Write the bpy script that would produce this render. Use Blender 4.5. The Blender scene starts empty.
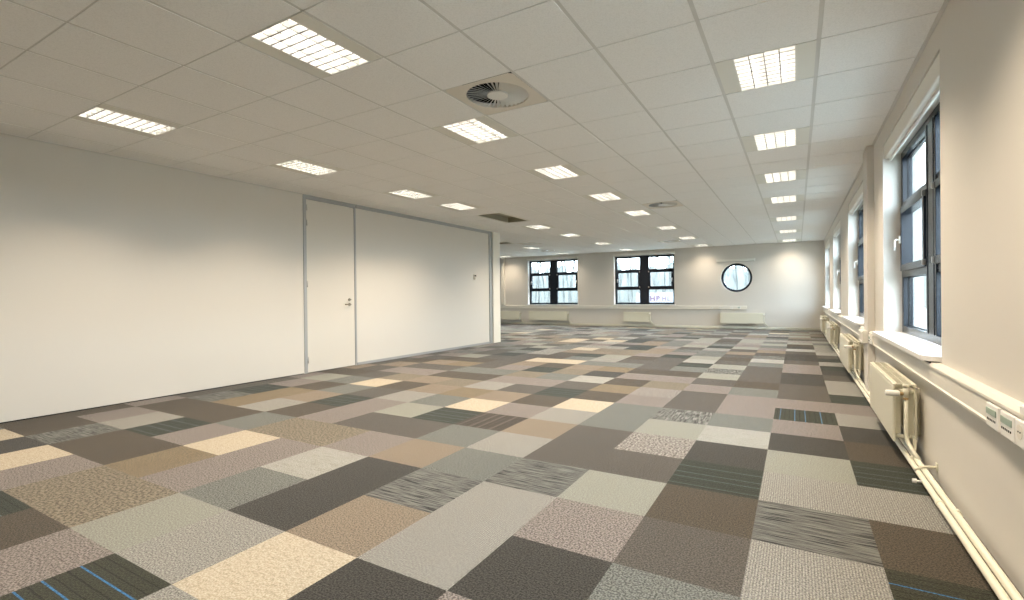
import bpy, bmesh, math, random
from math import sin, cos, pi, radians
from mathutils import Vector, Matrix
random.seed(7)
sc = bpy.context.scene
COL = sc.collection

# ------------------------------------------------------------------ dimensions
H = 2.727                      # ceiling height
XR, XL, YB, YF, XFAR = 0.73, -6.5, 17.2, -4.0, -14.0
CT, CTY, CX, CY = 0.6209, 0.6065, 0.1316, 1.748      # ceiling module and grid origin
FX, FY = -0.1929, 0.4988                 # carpet grid origin (0.5 m tiles)
def cell(i, j): return CX + (i + .5) * CT, CY + (j + .5) * CTY

# ------------------------------------------------------------------ materials
def lin(c):
    return tuple((x / 255 / 12.92) if x / 255 <= .04045 else ((x / 255 + .055) / 1.055) ** 2.4 for x in c) + (1,)
def base_mat(name, rough=.5, metallic=0.0, color=(.8, .8, .8, 1), spec=.5):
    m = bpy.data.materials.new(name); m.use_nodes = True
    nt = m.node_tree; b = nt.nodes['Principled BSDF']
    b.inputs['Base Color'].default_value = color
    b.inputs['Roughness'].default_value = rough
    b.inputs['Metallic'].default_value = metallic
    b.inputs['Specular IOR Level'].default_value = spec
    return m, nt, b
def mix_color(nt, fac, a, b, blend='MIX'):
    n = nt.nodes.new('ShaderNodeMix'); n.data_type = 'RGBA'; n.blend_type = blend
    for s, v in ((n.inputs['Factor'], fac), (n.inputs[6], a), (n.inputs[7], b)):
        if isinstance(v, bpy.types.NodeSocket): nt.links.new(v, s)
        else: s.default_value = v
    return n.outputs[2]
def noise(nt, vec, scale, detail=2, rough=.5):
    n = nt.nodes.new('ShaderNodeTexNoise'); n.inputs['Scale'].default_value = scale
    n.inputs['Detail'].default_value = detail; n.inputs['Roughness'].default_value = rough
    nt.links.new(vec, n.inputs['Vector']); return n.outputs['Fac']
def coords(nt): return nt.nodes.new('ShaderNodeTexCoord').outputs['Object']
def mapping(nt, vec, scale=(1, 1, 1), loc=(0, 0, 0)):
    n = nt.nodes.new('ShaderNodeMapping'); n.inputs['Scale'].default_value = scale; n.inputs['Location'].default_value = loc
    nt.links.new(vec, n.inputs['Vector']); return n.outputs[0]
def ramp(nt, fac, stops, interp='LINEAR'):
    n = nt.nodes.new('ShaderNodeValToRGB'); cr = n.color_ramp; cr.interpolation = interp
    while len(cr.elements) > 1: cr.elements.remove(cr.elements[-1])
    cr.elements[0].position = stops[0][0]; cr.elements[0].color = stops[0][1]
    for p, c in stops[1:]:
        e = cr.elements.new(p); e.color = c
    nt.links.new(fac, n.inputs[0]); return n.outputs[0]
def bump(nt, b, h, strength, dist=.002):
    n = nt.nodes.new('ShaderNodeBump'); n.inputs['Strength'].default_value = strength; n.inputs['Distance'].default_value = dist
    nt.links.new(h, n.inputs['Height']); nt.links.new(n.outputs[0], b.inputs['Normal'])
def paint(name, c, rough=.6, var=.03, bs=.15, scale=180, spec=.3):
    m, nt, b = base_mat(name, rough, 0, c, spec)
    v = coords(nt); f = noise(nt, v, 3, 3)
    c2 = tuple(x * (1 - var * 2) for x in c[:3]) + (1,)
    nt.links.new(mix_color(nt, f, c, c2), b.inputs['Base Color'])
    if bs: bump(nt, b, noise(nt, v, scale, 2), bs, .0008)
    return m
M = {}
M['wall'] = paint('wall_paint', (.69, .66, .61, 1), .62, .01, .2, 260)
M['wall_left'] = paint('partition_paint', (.70, .665, .605, 1), .5, .008, .1, 200)
M['trimw'] = paint('cream_lacquer', (.84, .80, .71, 1), .38, .01, 0)
M['trunk'] = paint('trunking_plastic', (.80, .77, .70, 1), .4, .01, 0)
M['white'] = paint('white_plastic', (.86, .85, .82, 1), .35, .01, 0)
M['sill'] = paint('sill_laminate', (.86, .85, .83, 1), .28, .01, 0, spec=.5)
M['rad'] = paint('radiator_enamel', (.74, .72, .60, 1), .35, .01, 0, spec=.5)
M['alu'], _, _ = base_mat('grey_anodised_profile', .45, .25, (.40, .405, .40, 1))
M['steel'], _, _ = base_mat('brushed_steel', .3, .9, (.55, .53, .5, 1))
M['dsteel'], _, _ = base_mat('bronzed_steel', .35, .8, (.24, .21, .16, 1))
M['brass'], _, _ = base_mat('brass_fitting', .3, .9, (.55, .38, .2, 1))
M['winframe'], _, _ = base_mat('dark_blue_grey_aluminium', .27, .0, (.010, .014, .022, 1), .5)
M['seal'], _, _ = base_mat('black_rubber', .5, 0, (.01, .01, .012, 1))
M['dark'], _, _ = base_mat('dark_void', .9, 0, (.012, .012, .012, 1), .1)
M['green'], _, _ = base_mat('green_label', .4, 0, (.34, .43, .37, 1))
M['door'] = paint('door_leaf', (.70, .66, .59, 1), .42, .008, 0)
# ceiling board
m, nt, b = base_mat('mineral_board', .85, 0, (.70, .685, .655, 1), .15)
v = coords(nt); f = noise(nt, v, 130, 3, .7)
nt.links.new(ramp(nt, f, [(.3, (.80, .795, .78, 1)), (.55, (.90, .895, .88, 1))]), b.inputs['Base Color'])
bump(nt, b, f, .25, .001); M['board'] = m
M['tbar'], _, _ = base_mat('grid_bar_paint', .42, 0, (.66, .65, .62, 1), .5)
M['infill'] = paint('infill_panel_paint', (.79, .78, .72, 1), .5, .01, 0)
M['diffplate'] = paint('diffuser_plate_paint', (.74, .69, .61, 1), .45, .01, 0)
M['vane'] = paint('diffuser_vane_paint', (.74, .73, .69, 1), .4, .01, 0)
M['blade'], _, _ = base_mat('louvre_blade_aluminium', .35, .35, (.86, .85, .83, 1), .6)
M['blade_shade'], _, _ = base_mat('louvre_blade_shaded_edge', .4, .3, (.22, .215, .21, 1), .5)  # darkened blade metal: shade of the downward edges put into the colour
M['reflector'], _, _ = base_mat('white_reflector', .35, .0, (.90, .89, .86, 1), .5)
def emit(name, c, s):
    m = bpy.data.materials.new(name); m.use_nodes = True; nt = m.node_tree
    nt.nodes.remove(nt.nodes['Principled BSDF'])
    e = nt.nodes.new('ShaderNodeEmission'); e.inputs[0].default_value = c; e.inputs[1].default_value = s
    nt.links.new(e.outputs[0], nt.nodes['Material Output'].inputs[0]); return m
M['tube'] = emit('fluorescent_tube', (1, .95, .86, 1), 10)
# thin window glass: mostly clear, reflecting more at grazing angles
m = bpy.data.materials.new('window_glass'); m.use_nodes = True; nt = m.node_tree
nt.nodes.remove(nt.nodes['Principled BSDF'])
tr = nt.nodes.new('ShaderNodeBsdfTransparent'); tr.inputs[0].default_value = (.93, .97, .97, 1)
gl = nt.nodes.new('ShaderNodeBsdfGlossy'); gl.inputs['Roughness'].default_value = .02
fr = nt.nodes.new('ShaderNodeFresnel'); ge = nt.nodes.new('ShaderNodeNewGeometry'); mr = nt.nodes.new('ShaderNodeMapRange')
mr.inputs['To Min'].default_value = 1.5; mr.inputs['To Max'].default_value = 1 / 1.5
nt.links.new(ge.outputs['Backfacing'], mr.inputs['Value']); nt.links.new(mr.outputs[0], fr.inputs[0])
mx = nt.nodes.new('ShaderNodeMixShader')
nt.links.new(fr.outputs[0], mx.inputs[0]); nt.links.new(tr.outputs[0], mx.inputs[1]); nt.links.new(gl.outputs[0], mx.inputs[2])
nt.links.new(mx.outputs[0], nt.nodes['Material Output'].inputs[0]); M['glass'] = m

# carpet
def carpet(name, a, b2, mode='plain', speck=95, extra=None, k=.46, contrast=.5):
    A = lin(a); B = lin(b2)
    def ds(c):
        g_ = (c[0] + c[1] + c[2]) / 3; return tuple(g_ + (x - g_) * .80 for x in c[:3]) + (1,)
    A = ds(A); B = ds(B); mid = tuple((p_ + q_) / 2 for p_, q_ in zip(A, B)); A = tuple(m_ + (p_ - m_) * 1.15 for m_, p_ in zip(mid, A)); B = tuple(max(.004, m_ + (p_ - m_) * 1.15) for m_, p_ in zip(mid, B))
    A = tuple(x * k for x in A[:3]) + (1,); B = tuple(x * k for x in B[:3]) + (1,)
    m, nt, b = base_mat('carpet_' + name, .93, 0, A, .22)
    v = coords(nt)
    f = noise(nt, v, speck * 1.35, 3, .6)
    lo, hi = .43, .57
    col = ramp(nt, f, [(lo, A), (hi, B)])
    if mode in ('ribx', 'riby'):      # fine ribs running along x or y
        w = nt.nodes.new('ShaderNodeTexWave'); w.bands_direction = 'Y' if mode == 'ribx' else 'X'
        w.inputs['Scale'].default_value = 28; w.inputs['Distortion'].default_value = .6; w.inputs['Detail Scale'].default_value = 6
        nt.links.new(v, w.inputs['Vector'])
        wc = ramp(nt, w.outputs['Fac'], [(.15, (.72, .72, .73, 1)), (.6, (1.08, 1.07, 1.05, 1))])
        col = mix_color(nt, 1.0, col, wc, 'MULTIPLY')
    if mode in ('streakx', 'streaky'):
        sv = mapping(nt, v, (5, 120, 1) if mode == 'streakx' else (95, 8, 1))
        f2 = noise(nt, sv, 1, 3, .6)
        col = ramp(nt, f2, [(.40, lin(extra)), (.47, A), (.60, B)])
    if mode in ('softx', 'softy', 'softc'):
        sv = mapping(nt, v, (7, 80, 1) if mode == 'softx' else ((80, 7, 1) if mode == 'softy' else (34, 60, 1)))
        f2 = noise(nt, sv, 1, 3, .6)
        col = mix_color(nt, 1.0, col, ramp(nt, f2, [(.38, (.84, .83, .80, 1)), (.52, (1.03, 1.03, 1.03, 1))]), 'MULTIPLY')
    if mode in ('linex', 'liney'):
        sx = nt.nodes.new('ShaderNodeSeparateXYZ'); nt.links.new(v, sx.inputs[0])
        s = sx.outputs[1] if mode == 'linex' else sx.outputs[0]
        o = FY if mode == 'linex' else FX
        n1 = nt.nodes.new('ShaderNodeMath'); n1.operation = 'SUBTRACT'; nt.links.new(s, n1.inputs[0]); n1.inputs[1].default_value = o
        n2 = nt.nodes.new('ShaderNodeMath'); n2.operation = 'MULTIPLY'; nt.links.new(n1.outputs[0], n2.inputs[0]); n2.inputs[1].default_value = 2
        n3 = nt.nodes.new('ShaderNodeMath'); n3.operation = 'FRACT'; nt.links.new(n2.outputs[0], n3.inputs[0])
        W = (1, 1, 1, 1); D = (.45, .45, .42, 1); st = []
        pos = [0.0]
        K2 = lin(extra); K2 = tuple(x / max((p_ + q_) / 2, .006) for x, p_, q_ in zip(K2[:3], A, B)) + (1,)
        for q, kind in ((.04, D), (.09, K2), (.17, D), (.24, D), (.33, K2), (.41, D), (.50, K2), (.57, D), (.66, D), (.75, K2), (.83, D), (.92, D)):
            wdt = .015 if kind is K2 else .012
            st += [(q, kind), (q + wdt, W)]
        mask = ramp(nt, n3.outputs[0], [(0.0, W)] + st, 'CONSTANT')
        col = mix_color(nt, 1.0, col, mask, 'MULTIPLY')
    nt.links.new(col, b.inputs['Base Color'])
    b.inputs['Sheen Weight'].default_value = .10; b.inputs['Sheen Roughness'].default_value = .4
    bump(nt, b, f, .7, .004)
    return m
CP = {
 'D': carpet('charcoal', (96, 93, 86), (57, 55, 50)),
 'B': carpet('brown', (116, 103, 84), (78, 70, 56)),
 'M': carpet('taupe', (124, 117, 108), (86, 81, 74)),
 'P': carpet('mauve', (186, 175, 168), (122, 112, 108), speck=80),
 'L': carpet('grey_rib', (207, 206, 199), (148, 147, 141), 'riby', speck=100),
 'Q': carpet('pale_grey', (214, 214, 207), (170, 171, 165), 'softx'),
 'C': carpet('cream', (250, 236, 208), (222, 204, 174), 'softc', speck=90),
 'T': carpet('tan', (188, 170, 145), (138, 121, 101)),
 'O': carpet('olive_tan', (180, 160, 122), (126, 109, 82), 'softy'),
 'G': carpet('sage', (190, 193, 180), (158, 160, 147)),
 'S': carpet('slate', (158, 162, 156), (100, 104, 100), speck=85),
 'N': carpet('beige_speckle', (176, 164, 140), (120, 108, 88), speck=48),
 'R': carpet('salt_speckle', (205, 198, 190), (118, 110, 104), speck=46),
 'W': carpet('streaked', (118, 120, 116), (152, 153, 146), 'streakx', extra=(26, 26, 26)),
 'V': carpet('streaked_across', (118, 120, 116), (170, 170, 164), 'streaky', extra=(45, 44, 42)),
 'K': carpet('green_black', (82, 84, 62), (56, 57, 42), 'linex', extra=(44, 92, 134)),
 'k': carpet('green_black_plain_line', (74, 82, 66), (50, 56, 44), 'linex', extra=(72, 82, 84)),
 'U': carpet('green_black_across', (78, 84, 66), (54, 58, 46), 'liney', extra=(62, 96, 122)),
 'J': carpet('brown_line', (100, 88, 74), (74, 64, 54), 'liney', extra=(104, 97, 86)),
}
rows = {   # carpet layout read from the room: columns from the window wall (1) to the left
 0: 'KDLPSKPBkN..........'[:0] or 'DLMSDKPBKNM',
 1: 'LDMPDCLGNNPCDC',
 2: 'MLSDLTDSPOBBWBB',
 3: 'KLMPLWDQPCPkLPB',
 4: 'BWBGWSTPNNSBBBP',
 5: 'LLkMMLSMMPBLOWM',
 6: 'kGDRMTJkGPkTOkM',
 7: 'BDQGSLPCSLMSBPM',
 8: 'DPSVSCBTOTBCSGP',
 9: 'LUPMPBkMLNTNMBB',
 10: 'PPPMROMPPBBPPMT',
 11: 'kMSPNBQSNSSMMTM',
 12: 'LMBMPPDNkPMOTBM',
 13: 'LDMGBBOTBTMBBMP',
 14: 'MDMVSMSSCCMMGPM',
 15: 'DPMGkMMLSBMkMSP',
 16: 'kPSMQMBGkBLSMPM',
 17: 'LMQBGkPNTTLkSMG',
 18: 'kDVMSPTNNCSGMSP',
 19: 'MDMTSVTkLLSMGPS',
}
deck = 'GGSSPPMMLLQDNRTBkCS'
def tile_key(i, j):
    r = rows.get(j)
    if j == 0:
        d = {1: 'D', 0: 'L', -1: 'M', -2: 'S', -3: 'D', -4: 'L', -5: 'K', -6: 'P', -7: 'B', -8: 'k', -9: 'N'}
        return d.get(i, 'M')
    if r:
        k = 1 - i
        if 0 <= k < len(r): return r[k]
    return random.choice(deck)

# ------------------------------------------------------------------ mesh helpers
def link(name, bm, mats, parent=None, loc=(0, 0, 0), smooth=False, label=None):
    me = bpy.data.meshes.new(name); bmesh.ops.recalc_face_normals(bm, faces=bm.faces)
    bm.to_mesh(me); bm.free()
    if not isinstance(mats, (list, tuple)): mats = [mats]
    for x in mats: me.materials.append(x)
    if smooth:
        for p in me.polygons: p.use_smooth = True
        try: me.set_sharp_from_angle(angle=radians(40))
        except Exception: pass
    o = bpy.data.objects.new(name, me); COL.objects.link(o); o.location = loc
    if parent: o.parent = parent
    if label: o['label'] = label
    return o
def NB(): return bmesh.new()
def box(bm, x0, x1, y0, y1, z0, z1, mi=0, bev=0, seg=2):
    g = bmesh.ops.create_cube(bm, size=1)
    vs = g['verts']
    bmesh.ops.scale(bm, vec=(abs(x1 - x0), abs(y1 - y0), abs(z1 - z0)), verts=vs)
    bmesh.ops.translate(bm, vec=((x0 + x1) / 2, (y0 + y1) / 2, (z0 + z1) / 2), verts=vs)
    fs = set(f for v in vs for f in v.link_faces)
    for f in fs: f.material_index = mi
    if bev:
        es = list(set(e for v in vs for e in v.link_edges))
        r = bmesh.ops.bevel(bm, geom=es, offset=bev, segments=seg, affect='EDGES', profile=.6)
        for f in r['faces']: f.material_index = mi
def tube(bm, pts, r, n=12, mi=0, caps=True):
    pts = [Vector(p) for p in pts]; rings = []
    up = None
    for k, p in enumerate(pts):
        if k == 0: d = pts[1] - p
        elif k == len(pts) - 1: d = p - pts[k - 1]
        else: d = (pts[k + 1] - p).normalized() + (p - pts[k - 1]).normalized()
        d.normalize()
        if up is None: up = d.orthogonal().normalized()
        up = (up - d * up.dot(d)).normalized(); s = d.cross(up)
        rr = r[k] if isinstance(r, (list, tuple)) else r
        rings.append([bm.verts.new(p + (up * cos(2 * pi * a / n) + s * sin(2 * pi * a / n)) * rr) for a in range(n)])
    for a, c in zip(rings, rings[1:]):
        for q in range(n):
            f = bm.faces.new((a[q], a[(q + 1) % n], c[(q + 1) % n], c[q])); f.material_index = mi; f.smooth = True
    if caps:
        for rg in (rings[0], rings[-1]):
            f = bm.faces.new(rg); f.material_index = mi
def bend(pts, r=.03, n=5):
    """round the corners of a polyline"""
    P = [Vector(p) for p in pts]; out = [P[0]]
    for a, b, c in zip(P, P[1:], P[2:]):
        u = (a - b); w = (c - b); rr = min(r, u.length * .45, w.length * .45)
        s, e = b + u.normalized() * rr, b + w.normalized() * rr
        for k in range(n + 1):
            t = k / n; out.append(s * (1 - t) ** 2 + b * 2 * t * (1 - t) + e * t * t)
    out.append(P[-1]); return out
def extrude_profile(bm, prof, y0, y1, mi=0):
    """prof: list of (x,z); swept along y"""
    a = [bm.verts.new((x, y0, z)) for x, z in prof]; b = [bm.verts.new((x, y1, z)) for x, z in prof]
    n = len(prof)
    for k in range(n):
        f = bm.faces.new((a[k], a[(k + 1) % n], b[(k + 1) % n], b[k])); f.material_index = mi
    bm.faces.new(a).material_index = mi; bm.faces.new(b[::-1]).material_index = mi
def empty(name, loc, rz=0, label=None, cat=None, group=None, kind=None, parent=None):
    o = bpy.data.objects.new(name, None); COL.objects.link(o); o.location = loc; o.rotation_euler = (0, 0, rz)
    o.empty_display_size = .1
    if parent: o.parent = parent
    tag(o, label, cat, group, kind); return o
def tag(o, label=None, cat=None, group=None, kind=None):
    if label: o['label'] = label
    if cat: o['category'] = cat
    if group: o['group'] = group
    if kind: o['kind'] = kind
    return o
def kids(o): return [c for c in bpy.data.objects if c.parent == o]
def copy_tree(src_list, loc, rz, label, group=None):
    """src_list = (root, [(child, [grandchildren])])"""
    root, ch = src_list
    r = root.copy(); COL.objects.link(r); r.location = loc; r.rotation_euler = (0, 0, rz); r['label'] = label
    if group: r['group'] = group
    for c, gs in ch:
        k = c.copy(); COL.objects.link(k); k.parent = r
        for g in gs:
            q = g.copy(); COL.objects.link(q); q.parent = k
    return r
def tree_of(root): 
    return (root, [(c, kids(c)) for c in kids(root)])

# ------------------------------------------------------------------ floor
bm = NB(); keys = list(CP); ki = {k: n for n, k in enumerate(keys)}
cache = {}
def vert(x, y):
    k = (round(x, 4), round(y, 4))
    if k not in cache: cache[k] = bm.verts.new((x, y, 0))
    return cache[k]
xs = [FX + .5 * i for i in range(2, -30, -1)]; xs = sorted(set([min(max(x, XFAR), XR) for x in xs] + [XR]))
ys = sorted(set([min(max(FY + .5 * j, YF), YB) for j in range(-10, 36)] + [YB]))
for a, b_ in zip(xs, xs[1:]):
    for c, d in zip(ys, ys[1:]):
        i = math.floor(((a + b_) / 2 - FX) / .5); j = math.floor(((c + d) / 2 - FY) / .5)
        f = bm.faces.new((vert(a, c), vert(b_, c), vert(b_, d), vert(a, d)))
        f.material_index = ki[tile_key(i, j)]
o = link('floor', bm, [CP[k] for k in keys]); tag(o, 'patchwork carpet of grey, brown, cream and striped square tiles', kind='structure')

# ------------------------------------------------------------------ openings
WW = 2.15
WR = [3.67, 7.32, 11.05, 14.6]            # right wall windows, near edge (Y)
WRb = [0.02, -3.6]                        # same wall, beside and behind the viewer
ZS, ZT = .775, 2.56
WB = [-9.40, -5.81]                       # back wall windows, left edge (X)
def wall_x(bm, x0, x1, y0, y1, ops, z1=H + .05):
    """wall slab normal to x with openings (ya,yb,za,zb)"""
    y = y0
    for (a, b, za, zb) in sorted(ops):
        box(bm, x0, x1, y, a, 0, z1); box(bm, x0, x1, a, b, 0, za); box(bm, x0, x1, a, b, zb, z1); y = b
    box(bm, x0, x1, y, y1, 0, z1)
bm = NB()
wall_x(bm, XR, 1.03, YF - .3, YB + .3, [(y, y + WW, ZS - .04, ZT) for y in WR + [WRb[0]]])
tag(link('wall_right', bm, M['wall']), 'cream painted window wall running down the right side', kind='structure')
# back wall with two square openings, a far-left one and a round one
bm = NB()
cxo, czo, ro = -1.70, 1.675, .47
def wall_y(bm, y0, y1, x0, x1, ops, z1=H + .05):
    x = x0
    for (a, b, za, zb) in sorted(ops):
        if a > x: box(bm, x, a, y0, y1, 0, z1)
        box(bm, a, b, y0, y1, 0, za); box(bm, a, b, y0, y1, zb, z1); x = b
    if x1 > x: box(bm, x, x1, y0, y1, 0, z1)
hs = .6
wall_y(bm, YB, YB + .3, XFAR, XR, [(-13.0, -10.85, .80, 2.55)] + [(x, x + WW, .80, 2.55) for x in WB] + [(cxo - hs, cxo + hs, czo - hs, czo + hs)])
n = 64
def sq(a):
    c, s = cos(a), sin(a); k = hs / max(abs(c), abs(s)); return cxo + c * k, czo + s * k
vf = []
for k in range(n):
    a = 2 * pi * k / n
    vf.append([bm.verts.new((cxo + cos(a) * ro, YB, czo + sin(a) * ro)), bm.verts.new((sq(a)[0], YB, sq(a)[1])),
               bm.verts.new((cxo + cos(a) * ro, YB + .3, czo + sin(a) * ro)), bm.verts.new((sq(a)[0], YB + .3, sq(a)[1]))])
for k in range(n):
    p, q = vf[k], vf[(k + 1) % n]
    bm.faces.new((p[0], p[1], q[1], q[0])); bm.faces.new((p[2], q[2], q[3], p[3])); bm.faces.new((p[0], q[0], q[2], p[2]))
tag(link('wall_back', bm, M['wall']), 'pale end wall with two dark windows and a round one', kind='structure')
# partition (left), with door opening
YD0, YD1, YE = 4.815, 5.815, 10.03
bm = NB(); box(bm, XL - .1, XL, YF, YD0, 0, H + .02)
box(bm, XL - .1, XL, YD1, YE - .03, 0, H + .02)
tag(link('wall_left', bm, M['wall_left']), 'long plain off-white partition along the left side', kind='structure')
bm = NB(); box(bm, XFAR, XL - .1, YE - .2, YE - .1, 0, H + .02)
tag(link('wall_return', bm, M['wall_left']), 'return of the partition, hidden behind its end', kind='structure')
bm = NB(); wall_x(bm, XFAR - .3, XFAR, YF, YB + .3, [])
tag(link('wall_far_left', bm, M['wall']), 'far side wall of the rear space, out of view', kind='structure')
bm = NB(); box(bm, XFAR, XR, YF - .3, YF, 0, H + .05)
tag(link('wall_front', bm, M['wall']), 'wall behind the viewer', kind='structure')
# pillars
bm = NB(); box(bm, XL - .30, XL + .035, YE + .02, YE + .34, 0, H, bev=.004)
tag(link('pillar', bm, M['trimw']), 'cream square column closing the end of the left partition', kind='structure')
bm = NB(); box(bm, XR - .065, XR, 6.43, 6.76, 0, H, bev=.004)
tag(link('pillar', bm, M['wall']), 'shallow cream pier between the nearest and second right-hand windows', kind='structure')
bm = NB(); box(bm, -10.62, -10.48, YB - .10, YB, .78, H, bev=.004)
tag(link('pillar', bm, M['trimw']), 'slim boxed duct above the cable duct left of the back windows', kind='structure')
# trims of the partition
bm = NB()
box(bm, XL - .02, XL + .012, YD0 - .02, YD0 + .03, 0, H); box(bm, XL - .02, XL + .012, YD1 - .045, YD1 - .012, 0, H)
box(bm, XL - .02, XL + .012, YD0 + .03, YD1 - .045, 2.665, H)
tag(link('trim_1', bm, M['alu']), 'grey aluminium frame around the left door', kind='structure')
bm = NB(); box(bm, XL - .001, XL + .018, YD1, YE - .03, 2.665, H); box(bm, XL - .02, XL + .02, YE - .115, YE - .02, 0, H)
box(bm, XL - .13, XL + .02, YE - .03, YE, 0, H)
tag(link('trim_2', bm, M['alu']), 'grey aluminium head and end profile of the partition right of the door', kind='structure')
bm = NB(); box(bm, XL - .001, XL + .014, YD1, YE - .115, 0, .045)
tag(link('baseboard_left', bm, M['alu']), 'grey aluminium bottom track right of the door', kind='structure')
bm = NB(); box(bm, XL - .001, XL + .006, YF, YD0 - .035, 0, .008)
tag(link('baseboard_far_left', bm, M['dark']), 'thin dark joint at the foot of the partition left of the door', kind='structure')
# perimeter angle of the ceiling
bm = NB()
box(bm, XR - .022, XR, YF, YB, H - .006, H + .002); box(bm, XFAR, XR - .022, YB - .022, YB, H - .006, H + .002)
box(bm, XL, XL + .022, YF, YE, H - .004, H + .002)
tag(link('trim_3', bm, M['tbar']), 'narrow ceiling edge angle along the walls', kind='structure')

# door
d = empty('door_1', (XL, YD0, 0), 0, 'tall off-white flush door in the left partition with lever handle', kind='structure')
bm = NB(); box(bm, -.045, .004, .034, YD1 - YD0 - .049, .008, 2.66, bev=.002)
leaf = link('door_leaf', bm, M['door'], d)
for z in (2.53, 2.30, 1.36, .20):
    bm = NB(); tube(bm, [(.012, .036, z - .045), (.012, .036, z + .045)], .009, 10); box(bm, .003, .008, .02, .052, z - .04, z + .04)
    link('hinge', bm, M['steel'], d)
yh = YD1 - YD0 - .16
bm = NB(); tube(bm, [(.004, yh, 1.035), (.012, yh, 1.035)], .026, 20)
tube(bm, bend([(.01, yh, 1.035), (.055, yh, 1.035), (.055, yh - .125, 1.035)], .02), .0095, 10)
link('door_handle', bm, M['dsteel'], d, label='steel lever handle')
bm = NB(); tube(bm, [(.004, yh, 1.115), (.012, yh, 1.115)], .024, 20); tube(bm, [(.01, yh, 1.115), (.045, yh, 1.115)], .010, 12)
box(bm, .04, .046, yh - .05, yh + .004, 1.106, 1.124)
link('lock_rosette', bm, M['dsteel'], d, label='round steel lock rosette with key')

# ------------------------------------------------------------------ ceiling
lamps = []          # (i, j, label)
order = ['nearest', 'second nearest', 'third nearest', 'fourth nearest', 'fifth nearest', 'sixth nearest', 'farthest']
for n_, j in enumerate((3, 6, 9, 12, 16, 20, 24)):
    lamps.append((-1, j, 'louvred ceiling light, %s of the line beside the window wall' % order[n_]))
o8 = ['nearest', 'second nearest', 'third nearest', 'fourth nearest', 'fifth nearest', 'sixth nearest', 'seventh nearest', 'farthest']
for n_, j in enumerate((0, 3, 6, 9, 12, 16, 20, 24)):
    lamps.append((-5, j, 'louvred ceiling light, %s of the middle line' % o8[n_]))
for n_, j in enumerate((0, 3, 6, 8, 13, 16, 20, 24)):
    lamps.append((-9, j, 'louvred ceiling light, %s of the line beside the partition' % o8[n_]))
for (i, j), w in zip(((-13, 20), (-13, 24), (-17, 24)), ('just in front of the left back window, nearer one', 'close to the back wall over the left back window', 'beyond the column by the back wall')):
    lamps.append((i, j, 'louvred ceiling light ' + w))
for (i, j) in ((-1, 0), (-1, -4), (-5, -4), (-9, -4), (-13, 16), (-17, 20)):
    lamps.append((i, j, 'louvred ceiling light outside the picture'))
diffs = [(-4, 2, 'round swirl air diffuser in a square beige plate, large near one'),
         (-4, 11, 'round swirl air diffuser midway down the ceiling'),
         (-6, 21, 'round swirl air diffuser far back near the right-hand dark window'),
         (-12, 18, 'round swirl air diffuser just right of the column top'),
         (-13, 22, 'round swirl air diffuser above the left back window')]
recess = [((-9,), (10, 11), 'unlit open ceiling fitting beyond the partition-side lights'),
          ((-15, -14, -13), (17,), 'long unlit ceiling slot beyond the column top')]
used = set((i, j) for i, j, _ in lamps) | set((i, j) for i, j, _ in diffs)
for I, J, _ in recess:
    for i in I:
        for j in J: used.add((i, j))
bm = NB()
gx, gy = .0125, .005
for i in range(-24, 1):
    for j in range(-10, 26):
        if (i, j) in used: continue
        x0, y0 = CX + i * CT, CY + j * CTY
        a, b_, c, e = max(x0 + gx, XFAR), min(x0 + CT - gx, XR - .02), max(y0 + gy, YF), min(y0 + CTY - gy, YB - .02)
        if a < XL and b_ > XL and c < YE: a = XL + .02
        if b_ - a < .02 or e - c < .02: continue
        if a < XL - .05 and e < YE - .15: continue
        vs = [bm.verts.new(p) for p in ((a, c, H), (b_, c, H), (b_, e, H), (a, e, H))]
        vt = [bm.verts.new(p) for p in ((a, c, H + .006), (b_, c, H + .006), (b_, e, H + .006), (a, e, H + .006))]
        bm.faces.new(vs[::-1])
        for q in range(4): bm.faces.new((vs[q], vs[(q + 1) % 4], vt[(q + 1) % 4], vt[q]))
# bars
def gridbar(bm, x0, x1, y0, y1): box(bm, x0, x1, y0, y1, H + .0035, H + .02, 1)
hole = [set((i, j) for i in I for j in J) for I, J, _ in recess]
def inside(a, b): return any(a in h_ and b in h_ for h_ in hole)
for i in range(-24, 2):
    x = CX + i * CT; run = YF
    for j in range(-10, 27):
        if inside((i - 1, j), (i, j)):
            gridbar(bm, x - gx - .002, x + gx + .002, run, CY + j * CTY); run = CY + (j + 1) * CTY
    gridbar(bm, x - gx - .002, x + gx + .002, run, YB)
for j in range(-10, 27):
    y = CY + j * CTY; run = XFAR
    if not YF < y < YB: continue
    for i in range(-24, 1):
        if inside((i, j - 1), (i, j)):
            gridbar(bm, run, CX + i * CT, y - gy - .002, y + gy + .002); run = CX + (i + 1) * CT
    gridbar(bm, run, XR, y - gy - .002, y + gy + .002)
box(bm, XFAR - .3, XR + .3, YF - .3, YB + .3, H + .30, H + .34, 1)
tag(link('ceiling', bm, [M['board'], M['tbar']]), 'suspended ceiling of square off-white mineral boards in a metal grid', kind='structure')

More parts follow.
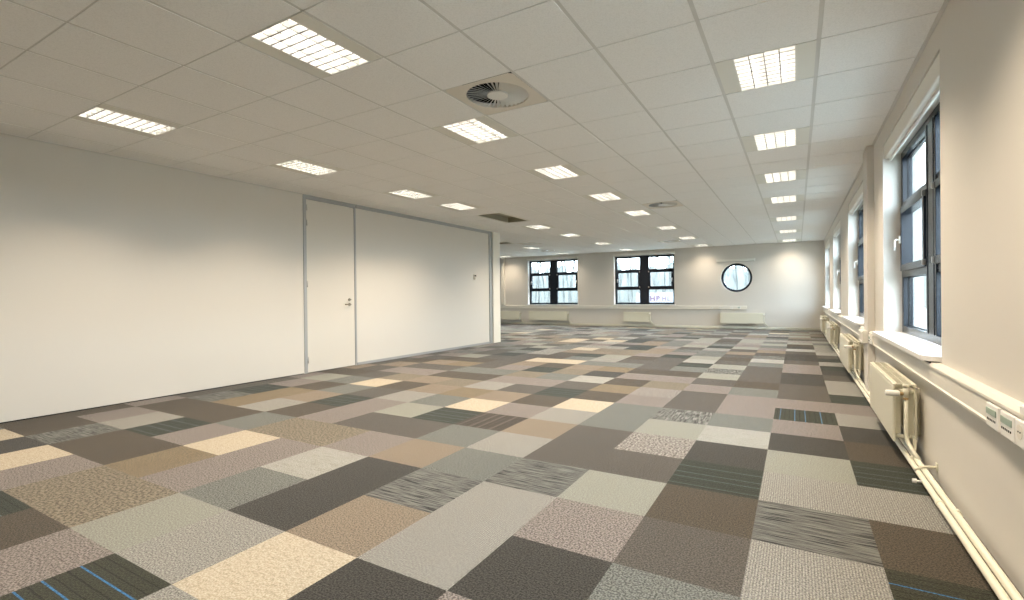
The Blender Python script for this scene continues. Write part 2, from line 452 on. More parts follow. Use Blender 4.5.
# light fixture (origin at the centre of the cell, ceiling plane)
HW, HL = .18, CTY / 2 - .006
def make_fixture():
    root = empty('ceiling_light', (0, 0, H), 0, 'x', 'ceiling light', 'louvred lights in the ceiling')
    t = CT / 2 - .012
    for s in (-1, 1):
        bm = NB(); a, b_ = sorted((s * (HW + .006), s * t)); box(bm, a, b_, -HL, HL, -.0005, .008)
        link('infill_panel', bm, M['infill'], root)
    bm = NB()   # housing: open box
    z0, z1, w = .0, .085, .004
    box(bm, -HW - .006, -HW, -HL, HL, z0 - .002, z1); box(bm, HW, HW + .006, -HL, HL, z0 - .002, z1)
    box(bm, -HW, HW, -HL, -HL + .006, z0 - .002, z1); box(bm, -HW, HW, HL - .006, HL, z0 - .002, z1)
    box(bm, -HW, HW, -HL, HL, z1, z1 + .004)
    link('housing', bm, M['reflector'], root)
    bm = NB()
    for k in range(1, 4):
        x = -HW + k * 2 * HW / 4; w0 = .004
        vs = [(x - .003, .0), (x + .003, .0), (x + w0, .036), (x - w0, .036)]
        extrude_profile(bm, vs, -HL + .006, HL - .006)
    nb = 9
    for k in range(1, nb):
        y = -HL + k * 2 * HL / nb
        prof = [(y - .005, .0), (y + .005, .0), (y + .0035, .034), (y - .0035, .034)]
        a = [bm.verts.new((-HW, p, z)) for p, z in prof]; b_ = [bm.verts.new((HW, p, z)) for p, z in prof]
        for q in range(4): bm.faces.new((a[q], a[(q + 1) % 4], b_[(q + 1) % 4], b_[q]))
        bm.faces.new(a); bm.faces.new(b_)
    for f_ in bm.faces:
        if all(abs(v_.co.z) < 1e-5 for v_ in f_.verts): f_.material_index = 1  # undersides take the shade-coloured metal
    link('louvre', bm, [M['blade'], M['blade_shade']], root, label='aluminium louvre grid')
    for s in (-.5, .5):
        bm = NB(); tube(bm, [(s * HW, -HL + .02, .066), (s * HW, HL - .02, .066)], .008, 10)
        link('tube', bm, M['tube'], root, label='glowing fluorescent tube')
    return root
fx0 = make_fixture(); FT = tree_of(fx0)
LE = 20
def lamp_light(i, j, w=LE):
    x, y = cell(i, j)
    L = bpy.data.lights.new('lamp_glow', 'AREA'); L.shape = 'RECTANGLE'; L.size = 2 * HW - .03; L.size_y = 2 * HL - .04
    L.energy = w; L.color = (1, .825, .62); L.spread = radians(122)
    o = bpy.data.objects.new('lamp_glow', L); COL.objects.link(o); o.location = (x, y, H - .004); return o
first = True
for i, j, lab in lamps:
    x, y = cell(i, j)
    if first: fx0.location = (x, y, H); fx0['label'] = lab; first = False
    else: copy_tree(FT, (x, y, H), 0, lab)
    lamp_light(i, j, LE * (.45 if j == 24 else 1))

# swirl diffuser
def make_diffuser():
    root = empty('air_diffuser', (0, 0, H), 0, 'x', 'air vent', 'swirl air diffusers in the ceiling')
    t = CTY / 2 - .004; R = .245; n = 72
    bm = NB(); vs = []
    for k in range(n):
        a = 2 * pi * (k + .5) / n; c, s = cos(a), sin(a); q = t / max(abs(c), abs(s))
        vs.append((bm.verts.new((c * R, s * R, .0)), bm.verts.new((c * q, s * q, .0)), bm.verts.new((c * R, s * R, .03))))
    for k in range(n):
        p, q = vs[k], vs[(k + 1) % n]
        bm.faces.new((p[0], p[1], q[1], q[0])); bm.faces.new((p[0], q[0], q[2], p[2]))
    link('plate', bm, M['diffplate'], root)
    bm = NB(); nv = 36
    for k in range(nv):
        a = 2 * pi * k / nv; d_ = Vector((cos(a), sin(a), 0)); tn = Vector((-sin(a), cos(a), 0))
        tilt = radians(38); w_in, w_out = .0075, .0185
        pts = []
        for r, w in ((.075, w_in), (R + .002, w_out)):
            for sgn in (-1, 1):
                for zz in (0, .0016):
                    pts.append(bm.verts.new(d_ * r + tn * (sgn * w * cos(tilt)) + Vector((0, 0, .014 - sgn * w * sin(tilt) + zz))))
        a0, a1, a2, a3, b0, b1, b2, b3 = pts
        for q in ((a0, a2, b2, b0), (a1, b1, b3, a3), (a0, b0, b1, a1), (a2, a3, b3, b2), (a0, a1, a3, a2), (b0, b2, b3, b1)): bm.faces.new(q)
    link('vanes', bm, M['vane'], root, label='ring of tilted radial vanes')
    bm = NB(); tube(bm, [(0, 0, .0), (0, 0, .012)], .082, 40); link('hub', bm, M['vane'], root)
    bm = NB(); tube(bm, [(0, 0, .05), (0, 0, .30)], R + .03, 40); link('plenum', bm, M['dark'], root, label='dark duct behind the vanes')
    return root
d0 = make_diffuser(); DT = tree_of(d0); first = True
for i, j, lab in diffs:
    x, y = cell(i, j)
    if first: d0.location = (x, y, H); d0['label'] = lab; first = False
    else: copy_tree(DT, (x, y, H), 0, lab)
# unlit fittings
M['olive'] = paint('unlit_housing_paint', (.34, .32, .24, 1), .5, .01, 0)
for I, J, lab in recess:
    x0, x1 = CX + min(I) * CT + .012, CX + (max(I) + 1) * CT - .012; y0, y1 = CY + min(J) * CTY + .006, CY + (max(J) + 1) * CTY - .006
    root = empty('ceiling_recess', ((x0 + x1) / 2, (y0 + y1) / 2, H), 0, lab, 'ceiling fitting')
    hx, hy = (x1 - x0) / 2, (y1 - y0) / 2; ix, iy = (hx - .06, hy - .03) if len(I) == 1 else (hx - .05, hy - .12)
    bm = NB()
    box(bm, -hx, -ix, -hy, hy, 0, .006); box(bm, ix, hx, -hy, hy, 0, .006); box(bm, -ix, ix, -hy, -iy, 0, .006); box(bm, -ix, ix, iy, hy, 0, .006)
    link('frame', bm, M['infill'], root)
    bm = NB(); dz = .11
    box(bm, -ix - .004, -ix, -iy, iy, 0, dz); box(bm, ix, ix + .004, -iy, iy, 0, dz); box(bm, -ix, ix, -iy - .004, -iy, 0, dz); box(bm, -ix, ix, iy, iy + .004, 0, dz)
    box(bm, -ix, ix, -iy, iy, dz, dz + .004)
    link('housing', bm, M['olive'], root)

# ------------------------------------------------------------------ windows
def make_window(name, loc, rz, w, z0, z1, label, blind='inside', mull=.30, seen=True, off=0.0):
    """local: x along the opening (0..w), y outwards (0 = inner wall face), z up"""
    root = empty(name, loc, rz, label, kind='structure')
    D0, D1 = .14, .215; J = .065
    bm = NB()
    box(bm, 0, J, D0, D1, z0, z1, bev=.004); box(bm, w - J, w, D0, D1, z0, z1, bev=.004)
    box(bm, J, w - J, D0, D1, z0, z0 + J, bev=.004); box(bm, J, w - J, D0, D1, z1 - J, z1, bev=.004)
    link('window_frame', bm, M['winframe'], root)
    c = w / 2 + off
    bm = NB(); box(bm, c - mull / 2, c + mull / 2, D0 - .01, D1, z0 + J, z1 - J, bev=.004); 
    box(bm, c - mull / 2 + .05, c - mull / 2 + .06, D0 - .014, D0 - .008, z0 + J, z1 - J); box(bm, c + mull / 2 - .06, c + mull / 2 - .05, D0 - .014, D0 - .008, z0 + J, z1 - J)
    link('window_mullion', bm, M['winframe'], root, label='broad dark centre post')
    hh = z1 - z0; t1, t2 = z0 + hh * .325, z0 + hh * .700
    for hx0, hx1, hs_ in ((J, c - mull / 2, 0), (c + mull / 2, w - J, 1)):
        bm = NB(); box(bm, hx0, hx1, D0, D1, t1 - .032, t1 + .032, bev=.003); box(bm, hx0, hx1, D0, D1, t2 - .032, t2 + .032, bev=.003)
        link('window_transom', bm, M['winframe'], root)
        # opening middle sash
        s0, s1, q0, q1, bd = hx0 + .004, hx1 - .004, t1 + .024, t2 - .024, .058
        bm = NB()
        box(bm, s0, s0 + bd, D0 - .022, D1 - .01, q0, q1, bev=.004); box(bm, s1 - bd, s1, D0 - .022, D1 - .01, q0, q1, bev=.004)
        box(bm, s0 + bd, s1 - bd, D0 - .022, D1 - .01, q0, q0 + bd, bev=.004); box(bm, s0 + bd, s1 - bd, D0 - .022, D1 - .01, q1 - bd, q1, bev=.004)
        sash = link('window_sash', bm, M['winframe'], root)
        bm = NB(); box(bm, s0 + bd, s1 - bd, .188, .192, q0 + bd, q1 - bd); link('glass', bm, M['glass'], root)
        for (a, b_) in ((z0 + J, t1 - .032), (t2 + .032, z1 - J)):
            bm = NB(); box(bm, hx0, hx1, .188, .192, a, b_); link('glass', bm, M['glass'], root)
            bm = NB(); e = .008
            for (p, q, r, s) in ((hx0, hx0 + e, a, b_), (hx1 - e, hx1, a, b_), (hx0 + e, hx1 - e, a, a + e), (hx0 + e, hx1 - e, b_ - e, b_)):
                box(bm, p, q, .178, .187, r, s)
            link('glazing_gasket', bm, M['seal'], root)
        if seen:
            xh = s0 + .03 if hs_ == 0 else s1 - .03; zh = (q0 + q1) / 2; dr = 1 if hs_ == 0 else -1
            bm = NB(); box(bm, xh - .014, xh + .014, D0 - .034, D0 - .022, zh - .035, zh + .035, bev=.003)
            tube(bm, bend([(xh, D0 - .03, zh), (xh, D0 - .065, zh), (xh, D0 - .068, zh - .10)], .015), [.008] * 7 + [.007], 10)
            link('window_handle', bm, M['white'], sash, label='white lever handle')
            xg = s1 if hs_ == 0 else s0
            for zz in (q0 + .01, q1 - .05):
                bm = NB(); box(bm, xg - .012, xg + .012, D0 - .034, D0 - .012, zz, zz + .045, bev=.003); link('hinge', bm, M['steel'], sash)
    if blind == 'inside':
        bm = NB(); box(bm, 0, w, .09, .22, z1, ZT); link('head_filler', bm, M['wall'], root)
        bm = NB(); box(bm, .006, w - .006, .008, .085, ZT - .135, ZT - .002, bev=.012, seg=3)
        bl = link('blind_cassette', bm, M['trunk'], root, label='off-white roller blind cassette')
        bm = NB(); box(bm, .012, w - .012, .05, .066, ZT - .16, ZT - .136, bev=.004); link('bottom_bar', bm, M['white'], bl)
    elif blind == 'above':
        bm = NB(); box(bm, -.03, w + .03, -.055, -.001, z1 + .012, z1 + .085, bev=.01, seg=3)
        bl = link('blind_cassette', bm, M['trunk'], root, label='off-white roller blind cassette')
        bm = NB(); box(bm, .0, w, -.035, -.02, z1 - .004, z1 + .013); link('bottom_bar', bm, M['alu'], bl)
    return root
def add_sill_right(root, w):
    bm = NB()
    # board with chamfered ends that reaches out over the trunking; local x along wall, y<0 into room
    P = [(0, .14), (0, 0), (-.09, 0), (-.09, -.05), (-.055, -.088), (w - .07, -.088), (w - .002, -.045), (w, 0), (w, .14)]
    lo = [bm.verts.new((x, y, ZS - .038)) for x, y in P]; hi = [bm.verts.new((x, y, ZS - .008)) for x, y in P]
    bm.faces.new(lo[::-1]); bm.faces.new(hi)
    for k in range(len(P)): bm.faces.new((lo[k], lo[(k + 1) % len(P)], hi[(k + 1) % len(P)], hi[k]))
    bmesh.ops.bevel(bm, geom=[e for e in bm.edges if abs(e.verts[0].co.z - e.verts[1].co.z) < 1e-6], offset=.003, segments=2, affect='EDGES')
    link('window_sill', bm, M['sill'], root)
    bm = NB(); box(bm, w - .16, w - .03, -.05, -.002, ZS - .052, ZS - .039); link('sill_gap_shade', bm, M['seal'], root, label='black block standing in for the dark gap under the sill end')  # black box paints in the shade of the open slot below the sill
names = ['nearest window in the right wall, dark framed with white sill', 'second window along the right wall', 'third window along the right wall', 'farthest window along the right wall by the corner',
         'window in the right wall beside the viewer, out of view']
# right wall: rotate so local +y -> world +x, local +x -> world -y
for n_, y in enumerate(WR + [WRb[0]]):
    r = make_window('window_%d' % (n_ + 1), (XR, y + WW, 0), -pi / 2, WW, ZS - .008, 2.465, names[n_], 'inside', .30, n_ < 4, .13)
    add_sill_right(r, WW)
for n_, (x, lab) in enumerate(((WB[0], 'dark framed six pane window at the left of the back wall'), (WB[1], 'dark framed six pane window in the middle of the back wall, sign behind'), (-13.0, 'back wall window hidden beyond the column'))):
    r = make_window('window_%d' % (n_ + 6), (x, YB, 0), 0, WW, .80, 2.55, lab, 'above', .32)
    bm = NB(); box(bm, 0, WW, -.001, .14, .775, .803, bev=.003); box(bm, -.05, WW + .05, -.06, .0, .775, .803, bev=.003); link('window_sill', bm, M['sill'], r)
# round window
r = empty('window_9', (cxo, YB, czo), 0, 'round window with thin black ring frame in the back wall', kind='structure')
bm = NB(); n = 72; prof = [(ro, .13), (ro, .20), (ro - .07, .20), (ro - .07, .135), (ro - .055, .125)]
rg = [[bm.verts.new((cos(2 * pi * k / n) * p, q, sin(2 * pi * k / n) * p)) for p, q in prof] for k in range(n)]
for k in range(n):
    for a in range(5): bm.faces.new((rg[k][a], rg[k][(a + 1) % 5], rg[(k + 1) % n][(a + 1) % 5], rg[(k + 1) % n][a]))
link('window_frame', bm, M['winframe'], r, smooth=True)
bm = NB(); tube(bm, [(0, .165, 0), (0, .169, 0)], ro - .04, 72); link('glass', bm, M['glass'], r)
o = empty('roller_blind', (-1.715, YB, 2.20), 0, 'slim pale blind cassette mounted on the wall above the round window', 'roller blind')
bm = NB(); box(bm, -.565, .565, -.06, -.001, 0, .075, bev=.01, seg=3); link('cassette', bm, M['infill'], o)
for s in (-1, 1):
    bm = NB(); box(bm, s * .566 - .006, s * .566 + .006, -.066, 0, -.006, .081, bev=.003); link('end_cap', bm, M['white'], o)
bm = NB(); box(bm, -.55, .55, -.045, -.03, -.012, .0); link('bottom_bar', bm, M['alu'], o)

# ------------------------------------------------------------------ cable trunking
TP = [(-.001, .60), (-.050, .60), (-.052, .612), (-.046, .618), (-.046, .700), (-.053, .705), (-.053, .716), (-.040, .730), (-.001, .730)]
bm = NB(); extrude_profile(bm, [(XR + x, z) for x, z in TP], YF, 6.43 ); extrude_profile(bm, [(XR + x, z) for x, z in TP], 6.76, YB - .02)
extrude_profile(bm, [(XR - .065 + x, z) for x, z in TP], 6.425, 6.765)
o = link('cable_trunking', bm, M['trunk']); tag(o, 'long off-white cable duct under the windows of the right wall', 'cable trunking')
def rot_to_back(bm): 
    for v_ in bm.verts: v_.co = Vector((v_.co.y, YB + v_.co.x, v_.co.z))
bm = NB(); extrude_profile(bm, [(x, .655 + (z - .60) * .8) for x, z in TP], -12.6, -1.39); rot_to_back(bm)
o = link('cable_trunking', bm, M['trunk']); tag(o, 'off-white cable duct along the back wall, ending under the round window', 'cable trunking')

# socket outlets; local x along wall, y<0 into the room
def socket_plate(loc, rz, kind, lab, cat='socket', s=1.0):
    root = empty('data_socket' if kind == 'data' else 'power_socket', loc, rz, lab, cat, 'sockets in the cable ducts')
    w = .135 if kind == 'data' else .085
    bm = NB(); box(bm, -w / 2 * s, w / 2 * s, -.014, .0, -.050 * s, .044 * s, bev=.005)
    pl = link('plate', bm, M['white'], root)
    if kind == 'data':
        bm = NB(); box(bm, -w / 2 * s + .012, w / 2 * s - .018, -.017, -.013, .002, .026); link('label_window', bm, M['green'], root, label='green tinted label strip')
        nn = 6
        for q in range(nn):
            x = -w / 2 * s + .020 + q * (w * s - .05) / (nn - 1)
            bm = NB(); box(bm, x - .0035, x + .0035, -.0155, -.013, -.022, -.014); link('port', bm, M['dark'], root)
    else:
        bm = NB(); tube(bm, [(0, -.0145, .004), (0, -.0155, .004)], .026 * s, 24); link('socket_face', bm, M['trunk'], root)
        for q in (-.009, .009):
            bm = NB(); tube(bm, [(q, -.0150, .004), (q, -.0165, .004)], .003, 8); link('port', bm, M['dark'], root)
    return root
XS = XR - .047
for y, k, lab in ((2.60, 'data', 'white data outlet with green label strip, end one of the nearest duct group'), (2.44, 'data', 'white data outlet with green label, second in the nearest duct group'),
                  (2.32, 'power', 'white power outlet at the picture edge in the nearest duct group'), (6.35, 'data', 'white data outlet in the duct under the far corner of the nearest window'), (6.21, 'power', 'white power outlet in the duct below the far corner of the nearest window')):
    socket_plate((XS, y, .652), -pi / 2, k, lab)
for x, k, lab in ((-2.45, 'power', 'leftmost power outlet in the duct below the round window'), (-2.2, 'power', 'second power outlet from the left in the duct below the round window'),
                  (-1.85, 'power', 'third power outlet from the left in the duct below the round window'), (-1.62, 'data', 'data outlet at the right end of the back wall duct'),
                  (-5.9, 'power', 'power outlet in the back duct at the left corner of the middle window'), (-5.7, 'power', 'power outlet in the back duct just under the middle window')):
    socket_plate((x, YB - .047, .70), 0, k, lab, s=.75)

# ------------------------------------------------------------------ radiators
def make_radiator(L, hgt, lab, loc, rz, valve=1, depth=.13):
    """local x: along wall, centred; y<0 into room (wall at y=0); valve at +x end (valve=1) or -x"""
    root = empty('radiator', loc, rz, lab, 'radiator', 'panel radiators along the walls')
    g = .035
    bm = NB(); box(bm, -L / 2, L / 2, -depth - g, -depth - g + .014, 0, hgt, bev=.005); 
    box(bm, -L / 2 + .018, L / 2 - .018, -depth - g - .0025, -depth - g, .018, hgt - .018, bev=.001)
    link('front_panel', bm, M['rad'], root)
    bm = NB(); box(bm, -L / 2, L / 2, -g - .014, -g, 0, hgt, bev=.005); link('rear_panel', bm, M['rad'], root)
    bm = NB(); y0, y1 = -depth - g + .014, -g - .014
    box(bm, -L / 2, L / 2, y0, y0 + .012, hgt - .010, hgt + .002); box(bm, -L / 2, L / 2, y1 - .012, y1, hgt - .010, hgt + .002)
    nsl = int(L / .022)
    for k in range(nsl + 1):
        x = -L / 2 + .004 + k * (L - .008) / nsl; box(bm, x - .0025, x + .0025, y0 + .012, y1 - .012, hgt - .008, hgt)
    for k in range(1, 4):
        x = -L / 2 + L * k / 4; box(bm, x - .008, x + .008, y0 + .012, y1 - .012, hgt - .012, hgt + .001)
    ym = (y0 + y1) / 2; box(bm, -L / 2, L / 2, ym - .003, ym + .003, hgt - .008, hgt)
    link('top_grille', bm, M['rad'], root)
    bm = NB(); nf = max(8, int(L / .05))
    for k in range(nf):
        x = -L / 2 + .04 + k * (L - .08) / (nf - 1)
        box(bm, x - .001, x + .001, y0, y0 + .032, .05, hgt - .03); box(bm, x - .001, x + .001, y1 - .032, y1, .05, hgt - .03)
    link('fins', bm, M['rad'], root)
    e = valve * L / 2; s = valve
    for xx, zz in ((e - s * .03, hgt - .05), (e - s * .03, .035), (-e + s * .03, hgt - .05)):
        bm = NB(); tube(bm, [(xx, y0, zz), (xx, y1, zz)], .014, 10)
        link('header_pipe', bm, M['rad'], root)
    # valve, thermostat head and supply pipe
    xv = e + s * .028; yv = ym
    bm = NB(); tube(bm, [(e - s * .03, yv, hgt - .05), (xv, yv, hgt - .05)], .010, 12)
    tube(bm, [(xv, yv, hgt - .085), (xv, yv, hgt - .015)], .016, 14); tube(bm, [(xv, yv, hgt - .015), (xv, yv, hgt + .004)], [.019, .016], 14)
    va = link('valve', bm, M['rad'], root)
    bm = NB(); tube(bm, [(xv, yv, hgt - .098), (xv, yv, hgt - .080)], .0165, 6); tube(bm, [(xv, yv - .012, hgt - .06), (xv, yv - .035, hgt - .06)], .012, 12)
    link('fitting', bm, M['brass'], va, label='brass coloured valve nut')
    bm = NB(); tube(bm, [(xv, yv - .032, hgt - .06), (xv, yv - .04, hgt - .06), (xv, yv - .105, hgt - .06), (xv, yv - .112, hgt - .06)], [.015, .020, .020, .016], 18)
    link('thermostat_head', bm, M['white'], root, label='white cylindrical thermostat knob')
    bm = NB(); zb = -loc[2] + .040
    tube(bm, bend([(xv, yv, hgt - .09), (xv, yv, .035), (xv + s * .06, yv + .02, -.02), (xv + s * .13, -.055, zb + .03)], .05, 6), .0125, 12)
    tube(bm, bend([(e - s * .02, y1 - .005, .035), (xv - s * .004, y1 - .005, .035), (xv + s * .0, y1 - .005, -.02), (xv + s * .10, -.088, zb + .008)], .02, 5), .0105, 12)
    link('supply_pipe', bm, M['rad'], root)
    for x in (-L / 2 + .12, L / 2 - .12):
        bm = NB(); box(bm, x - .015, x + .015, -g, -.001, .03, hgt - .04)
        link('wall_bracket', bm, M['rad'], root)
    # vent plug with thin bleed pipe at the valve end, rear
    bm = NB(); tube(bm, [(e, -g - .007, hgt - .02), (e + s * .02, -g - .007, hgt - .02)], .007, 10); tube(bm, [(e, -g - .007, .03), (e + s * .022, -g - .007, .03)], .008, 10)
    link('bleed_plug', bm, M['steel'], root)
    return root
# rotated -90: local +x -> world -y, so the valve end (+x) faces the camera
rl = ['panel radiator below the nearest right-hand window', 'panel radiator below the second right-hand window', 'panel radiator below the third right-hand window', 'panel radiator below the farthest right-hand window']
for (y, L), lab in zip(((4.73, 1.2), (8.15, 1.45), (12.0, 1.45), (15.4, 1.2)), rl):
    make_radiator(L, .395, lab, (XR, y, .13), -pi / 2)
for (x0, x1), lab in zip(((-11.0, -9.72), (-9.30, -7.62), (-5.42, -4.50), (-2.18, -.92)),
                         ('panel radiator on the back wall beside the column', 'wide panel radiator below the left back window', 'short panel radiator below the middle back window', 'panel radiator below the round window')):
    make_radiator(x1 - x0, .345, lab, ((x0 + x1) / 2, YB, .19), 0)

# heating pipes
def pipe_run(pts, r, lab):
    bm = NB(); tube(bm, pts, r, 14)
    k = 0
    o = link('heating_pipe', bm, M['rad']); tag(o, lab, 'pipe', 'heating pipes at the skirting'); return o
pz = .045; pz2 = .060
p1 = pipe_run([(XR - .091, YF, pz), (XR - .091, YB - .12, pz)], .016, 'cream heating pipe on the room side along the foot of the right wall')
p2 = pipe_run([(XR - .060, YF, pz2), (XR - .060, YB - .12, pz2)], .016, 'cream heating pipe nearest the wall along the foot of the right wall')
p3 = pipe_run([(XR - .10, YB - .062, pz + .03), (-12.5, YB - .062, pz + .03)], .014, 'upper cream heating pipe along the foot of the back wall')
p4 = pipe_run([(XR - .13, YB - .062, pz - .008), (-12.5, YB - .062, pz - .008)], .014, 'lower cream heating pipe along the foot of the back wall')
for par, ys_ in ((p1, (.5, 1.9, 3.25, 6.1, 9.6, 13.3)), (p2, (.6, 2.05, 3.1, 6.2, 9.7, 13.4))):
    for y in ys_:
        bm = NB(); x = XR - (.091 if par is p1 else .055); zz = pz if par is p1 else pz2
        tube(bm, [(x, y, zz), (x, y + .035, zz)], .019, 14); link('coupling', bm, M['rad'], par)
bm = NB()
for y in (3.78,):
    tube(bm, bend([(XR - .002, y, pz2 + .03), (XR - .07, y, pz2 + .022), (XR - .112, y, pz + .012)], .02), .008, 8); box(bm, XR - .008, XR, y - .02, y + .02, pz2 + .005, pz2 + .055, bev=.002)
o = link('pipe_clip', bm, M['rad']); tag(o, 'cream bracket holding both pipes beside the nearest radiator', 'pipe clip')
bm = NB(); tube(bm, [(XR - .10, 3.60, pz), (XR - .135, 3.60, pz)], .007, 10); tube(bm, [(XR - .130, 3.60, pz), (XR - .150, 3.60, pz)], .012, 12)
o = link('drain_tap', bm, M['white']); tag(o, 'small white drain cock poking from the near pipe', 'drain tap')

# thermostat on the partition
o = empty('room_thermostat', (XL, 9.31, 1.60), 0, 'small beige room control with dark display on the partition', 'thermostat')
bm = NB(); box(bm, 0, .022, -.045, .045, -.06, .06, bev=.005); link('casing', bm, M['diffplate'], o)
bm = NB(); box(bm, .021, .025, -.032, .032, .012, .045, bev=.001); link('display', bm, M['dark'], o)
bm = NB(); tube(bm, [(.02, 0, -.025), (.034, 0, -.025)], .018, 20); link('dial', bm, M['infill'], o)

# ------------------------------------------------------------------ outdoors
GZ = -.5
m, nt, b = base_mat('outdoor_ground', .9, 0, (.30, .31, .28, 1), .2)
v = coords(nt); nt.links.new(ramp(nt, noise(nt, v, .35, 4, .6), [(.4, (.26, .26, .24, 1)), (.6, (.22, .23, .19, 1))]), b.inputs['Base Color'])
M['ground'] = m
bm = NB(); box(bm, -90, 90, -60, 110, GZ - .2, GZ); o = link('ground', bm, M['ground']); tag(o, 'pale grass and paving outside the building', kind='structure')
m, nt, b = base_mat('tree_bark', .9, 0, (.26, .25, .23, 1), .2)
v = coords(nt); nt.links.new(ramp(nt, noise(nt, mapping(nt, v, (6, 6, 1)), 1, 4), [(.35, (.06, .06, .055, 1)), (.65, (.15, .15, .14, 1))]), b.inputs['Base Color']); M['bark'] = m
def make_tree(seed, hgt):
    rnd = random.Random(seed); bm = NB()
    def grow(p, d, L, r, lev):
        pts = [p]; rr = [r]; n_ = 4 if lev < 3 else 2; q = p.copy(); dd = d.copy(); kidsl = []
        for k in range(n_):
            dd = (dd + Vector((rnd.uniform(-1, 1), rnd.uniform(-1, 1), rnd.uniform(-.2, .5))) * .10).normalized()
            q = q + dd * (L / n_); pts.append(q.copy()); rr.append(r * (1 - .62 * (k + 1) / n_))
            if lev < 4 and not (lev == 0 and k < 1):
                for c in range(2 if lev < 2 else (2 if lev == 2 else 1)):
                    kidsl.append((q.copy(), dd.copy(), rr[-1]))
        tube(bm, pts, rr, 7 if lev == 0 else (5 if lev == 1 else 3), caps=False)
        for (a, dr, r0) in kidsl:
            ang = rnd.uniform(0, 2 * pi); o_ = dr.orthogonal().normalized(); s_ = dr.cross(o_)
            side = o_ * cos(ang) + s_ * sin(ang)
            nd = (dr * .75 + side * .65 + Vector((0, 0, .25))).normalized()
            grow(a, nd, L * rnd.uniform(.42, .6), max(r0 * .6, .010), lev + 1)
    grow(Vector((0, 0, 0)), Vector((0, 0, 1)), hgt, hgt * .011, 0)
    return bm
protos = []
for s in range(4):
    bm = make_tree(40 + s, 9.5); o = link('bare_tree', bm, M['bark'])
    tag(o, 'bare slender winter tree outside beyond the back windows', 'tree', 'bare trees outside the back wall'); protos.append(o)
spots = []
rnd = random.Random(5)
for row, (y, n_, x0, x1) in enumerate(((36, 11, -28, 2), (44, 13, -36, 4), (56, 15, -44, 6))):
    for k in range(n_): spots.append((x0 + (x1 - x0) * (k + .5) / n_ + rnd.uniform(-.5, .5), y + rnd.uniform(-1, 1), rnd.uniform(.85, 1.2)))
for k, (x, y, s) in enumerate(spots):
    o = protos[k] if k < 4 else protos[k % 4].copy()
    if k >= 4: COL.objects.link(o)
    o.location = (x, y, GZ); o.rotation_euler = (0, 0, rnd.uniform(0, 6)); o.scale = (s, s, s)
# hedge bank behind the trees
M['hedge'] = paint('hedge_green', (.20, .20, .185, 1), .9, .12, 0)
def hedge(x0, x1, y, h, lab, along='x'):
    bm = NB(); L = x1 - x0; n_ = int(L / 1.2); rnd2 = random.Random(int(y * 7))
    for k in range(n_):
        g = bmesh.ops.create_icosphere(bm, subdivisions=3, radius=1)
        cx_, hh_ = x0 + (k + .5) * L / n_, h * rnd2.uniform(.8, 1.15)
        for v_ in g['verts']:
            c = v_.co; f_ = 1 + .12 * sin(c.x * 9 + k) * cos(c.z * 8) + .08 * sin(c.y * 13 + 2 * k)
            p = Vector((cx_ + c.x * 1.0 * f_, y + c.y * 1.0 * f_, GZ + max(0, (c.z + .55) * hh_ * .66 * f_)))
            if along == 'y': p = Vector((p.y, p.x, p.z))
            v_.co = p
    o = link('hedge', bm, M['hedge'], smooth=True); tag(o, lab, 'hedge')
hedge(-60, 20, 66, 5.4, 'tall loose hedge far behind the bare trees outside')
hedge(-30, 90, 60, 3.0, 'hedge outside beyond the right-hand windows', 'y')
# white sign building behind the middle window
sb = empty('sign_board', (-9.02, 31, GZ), 0, 'long white board on posts with pink lettering outside the middle back window', 'sign')
bm = NB(); box(bm, 0, 7.0, 0, .12, .50, 1.77, bev=.01); link('board', bm, paint('sign_white', (.195, .195, .20, 1), .5, .01, 0), sb)
for x in (.4, 2.6, 4.8, 6.7):
    bm = NB(); box(bm, x - .05, x + .05, .12, .22, 0, 1.7); link('post', bm, M['alu'], sb)
mp, _, _ = base_mat('pink_paint', .6, 0, (.058, .016, .040, 1)); mp2, _, _ = base_mat('pale_pink_paint', .6, 0, (.062, .024, .046, 1))
def letters(txt, x, z, size, mat, bold=.0):
    for ch in txt:
        cu = bpy.data.curves.new('letter', 'FONT'); cu.body = ch; cu.size = size; cu.extrude = .005; cu.offset = bold
        t = bpy.data.objects.new('letter', cu); COL.objects.link(t)
        bpy.context.view_layer.update()
        me = bpy.data.meshes.new_from_object(t.evaluated_get(bpy.context.evaluated_depsgraph_get())); wd = max(v_.co.x for v_ in me.vertices)
        bpy.data.objects.remove(t); me.materials.clear(); me.materials.append(mat); me.name = 'letter'
        o = bpy.data.objects.new('letter', me); COL.objects.link(o); o.parent = sb
        o.location = (x, -.008, z); o.rotation_euler = (pi / 2, 0, 0); x += wd + size * .16
letters('HB', .90, 1.25, .46, mp, .022); letters('HL.C', 1.66, 1.27, .38, mp2, .012)

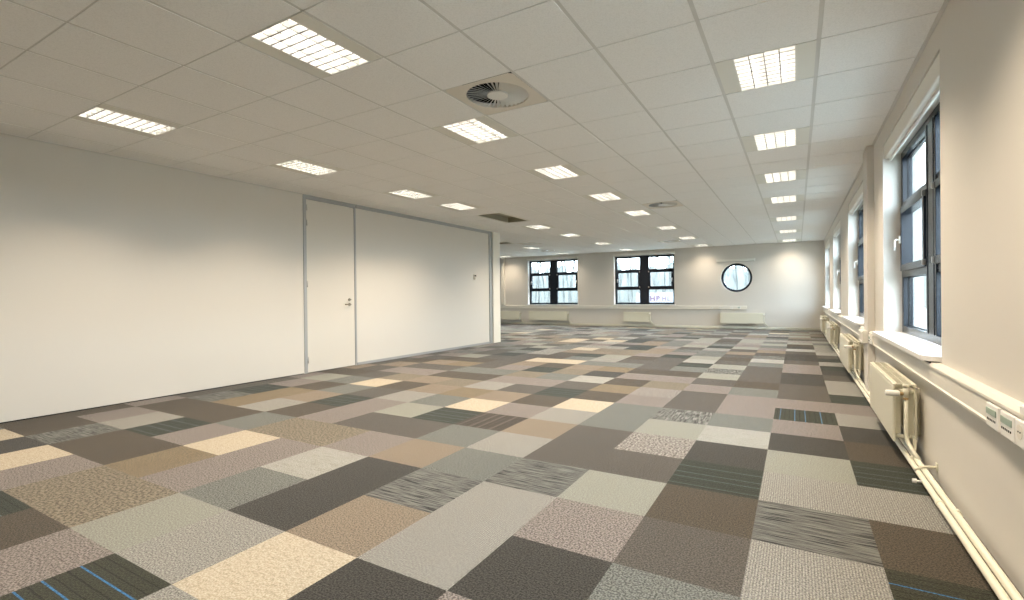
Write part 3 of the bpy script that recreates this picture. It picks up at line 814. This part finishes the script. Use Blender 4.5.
# ------------------------------------------------------------------ sky
w = bpy.data.worlds.new('overcast_sky'); sc.world = w; w.use_nodes = True; nt = w.node_tree
bg = nt.nodes['Background']; tc = nt.nodes.new('ShaderNodeTexCoord'); sx = nt.nodes.new('ShaderNodeSeparateXYZ')
nt.links.new(tc.outputs['Generated'], sx.inputs[0])
nt.links.new(ramp(nt, sx.outputs[2], [(0, (.82, .91, 1, 1)), (.35, (.74, .86, 1, 1)), (1, (.64, .80, 1, 1))]), bg.inputs[0])
bg.inputs[1].default_value = 12.0
# daylight sampling portals in the window openings
def portal(loc, rot, sx_, sy_):
    L = bpy.data.lights.new('daylight_portal', 'AREA'); L.shape = 'RECTANGLE'; L.size = sx_; L.size_y = sy_; L.cycles.is_portal = True
    o = bpy.data.objects.new('daylight_portal', L); COL.objects.link(o); o.location = loc; o.rotation_euler = rot
for y in WR + [WRb[0]]: portal((XR + .31, y + WW / 2, 1.62), (0, pi / 2, 0), 1.75, WW)
for x in WB + [-13.0]: portal((x + WW / 2, YB + .31, 1.67), (-pi / 2, 0, 0), WW, 1.8)
portal((cxo, YB + .31, czo), (-pi / 2, 0, 0), .9, .9)

# ------------------------------------------------------------------ camera
f, yaw, pitch, roll, cx, cy, h = 486.5427, .5174, -.0038, -.0101, 519.7943, 297.9409, 1.1458
c, s = cos(yaw), sin(yaw); cp, sp = cos(pitch), sin(pitch); cr, sr = cos(roll), sin(roll)
R0 = Vector((c, s, 0)); Fh = Vector((-s, c, 0)); Z = Vector((0, 0, 1))
F = Fh * cp + Z * sp; U0 = -Fh * sp + Z * cp
R1 = R0 * cr + U0 * sr; U1 = -R0 * sr + U0 * cr
cam = bpy.data.cameras.new('camera'); co = bpy.data.objects.new('camera', cam); COL.objects.link(co)
mt = Matrix((( R1.x, U1.x, -F.x, 0), (R1.y, U1.y, -F.y, 0), (R1.z, U1.z, -F.z, h), (0, 0, 0, 1)))
co.matrix_world = mt
cam.sensor_width = 36; cam.lens = f / 1024 * 36; cam.shift_x = (512 - cx) / 1024; cam.shift_y = (cy - 300) / 1024
cam.clip_start = .02; cam.clip_end = 300
sc.camera = co
sc.view_settings.view_transform = 'Standard'; sc.view_settings.look = 'None'; sc.view_settings.gamma = 1
sc.view_settings.use_curve_mapping = False; sc.view_settings.exposure = 0.58
sc.cycles.use_denoising = True; sc.cycles.max_bounces = 10; sc.cycles.diffuse_bounces = 6; sc.cycles.sample_clamp_indirect = 6
sc.cycles.use_light_tree = True
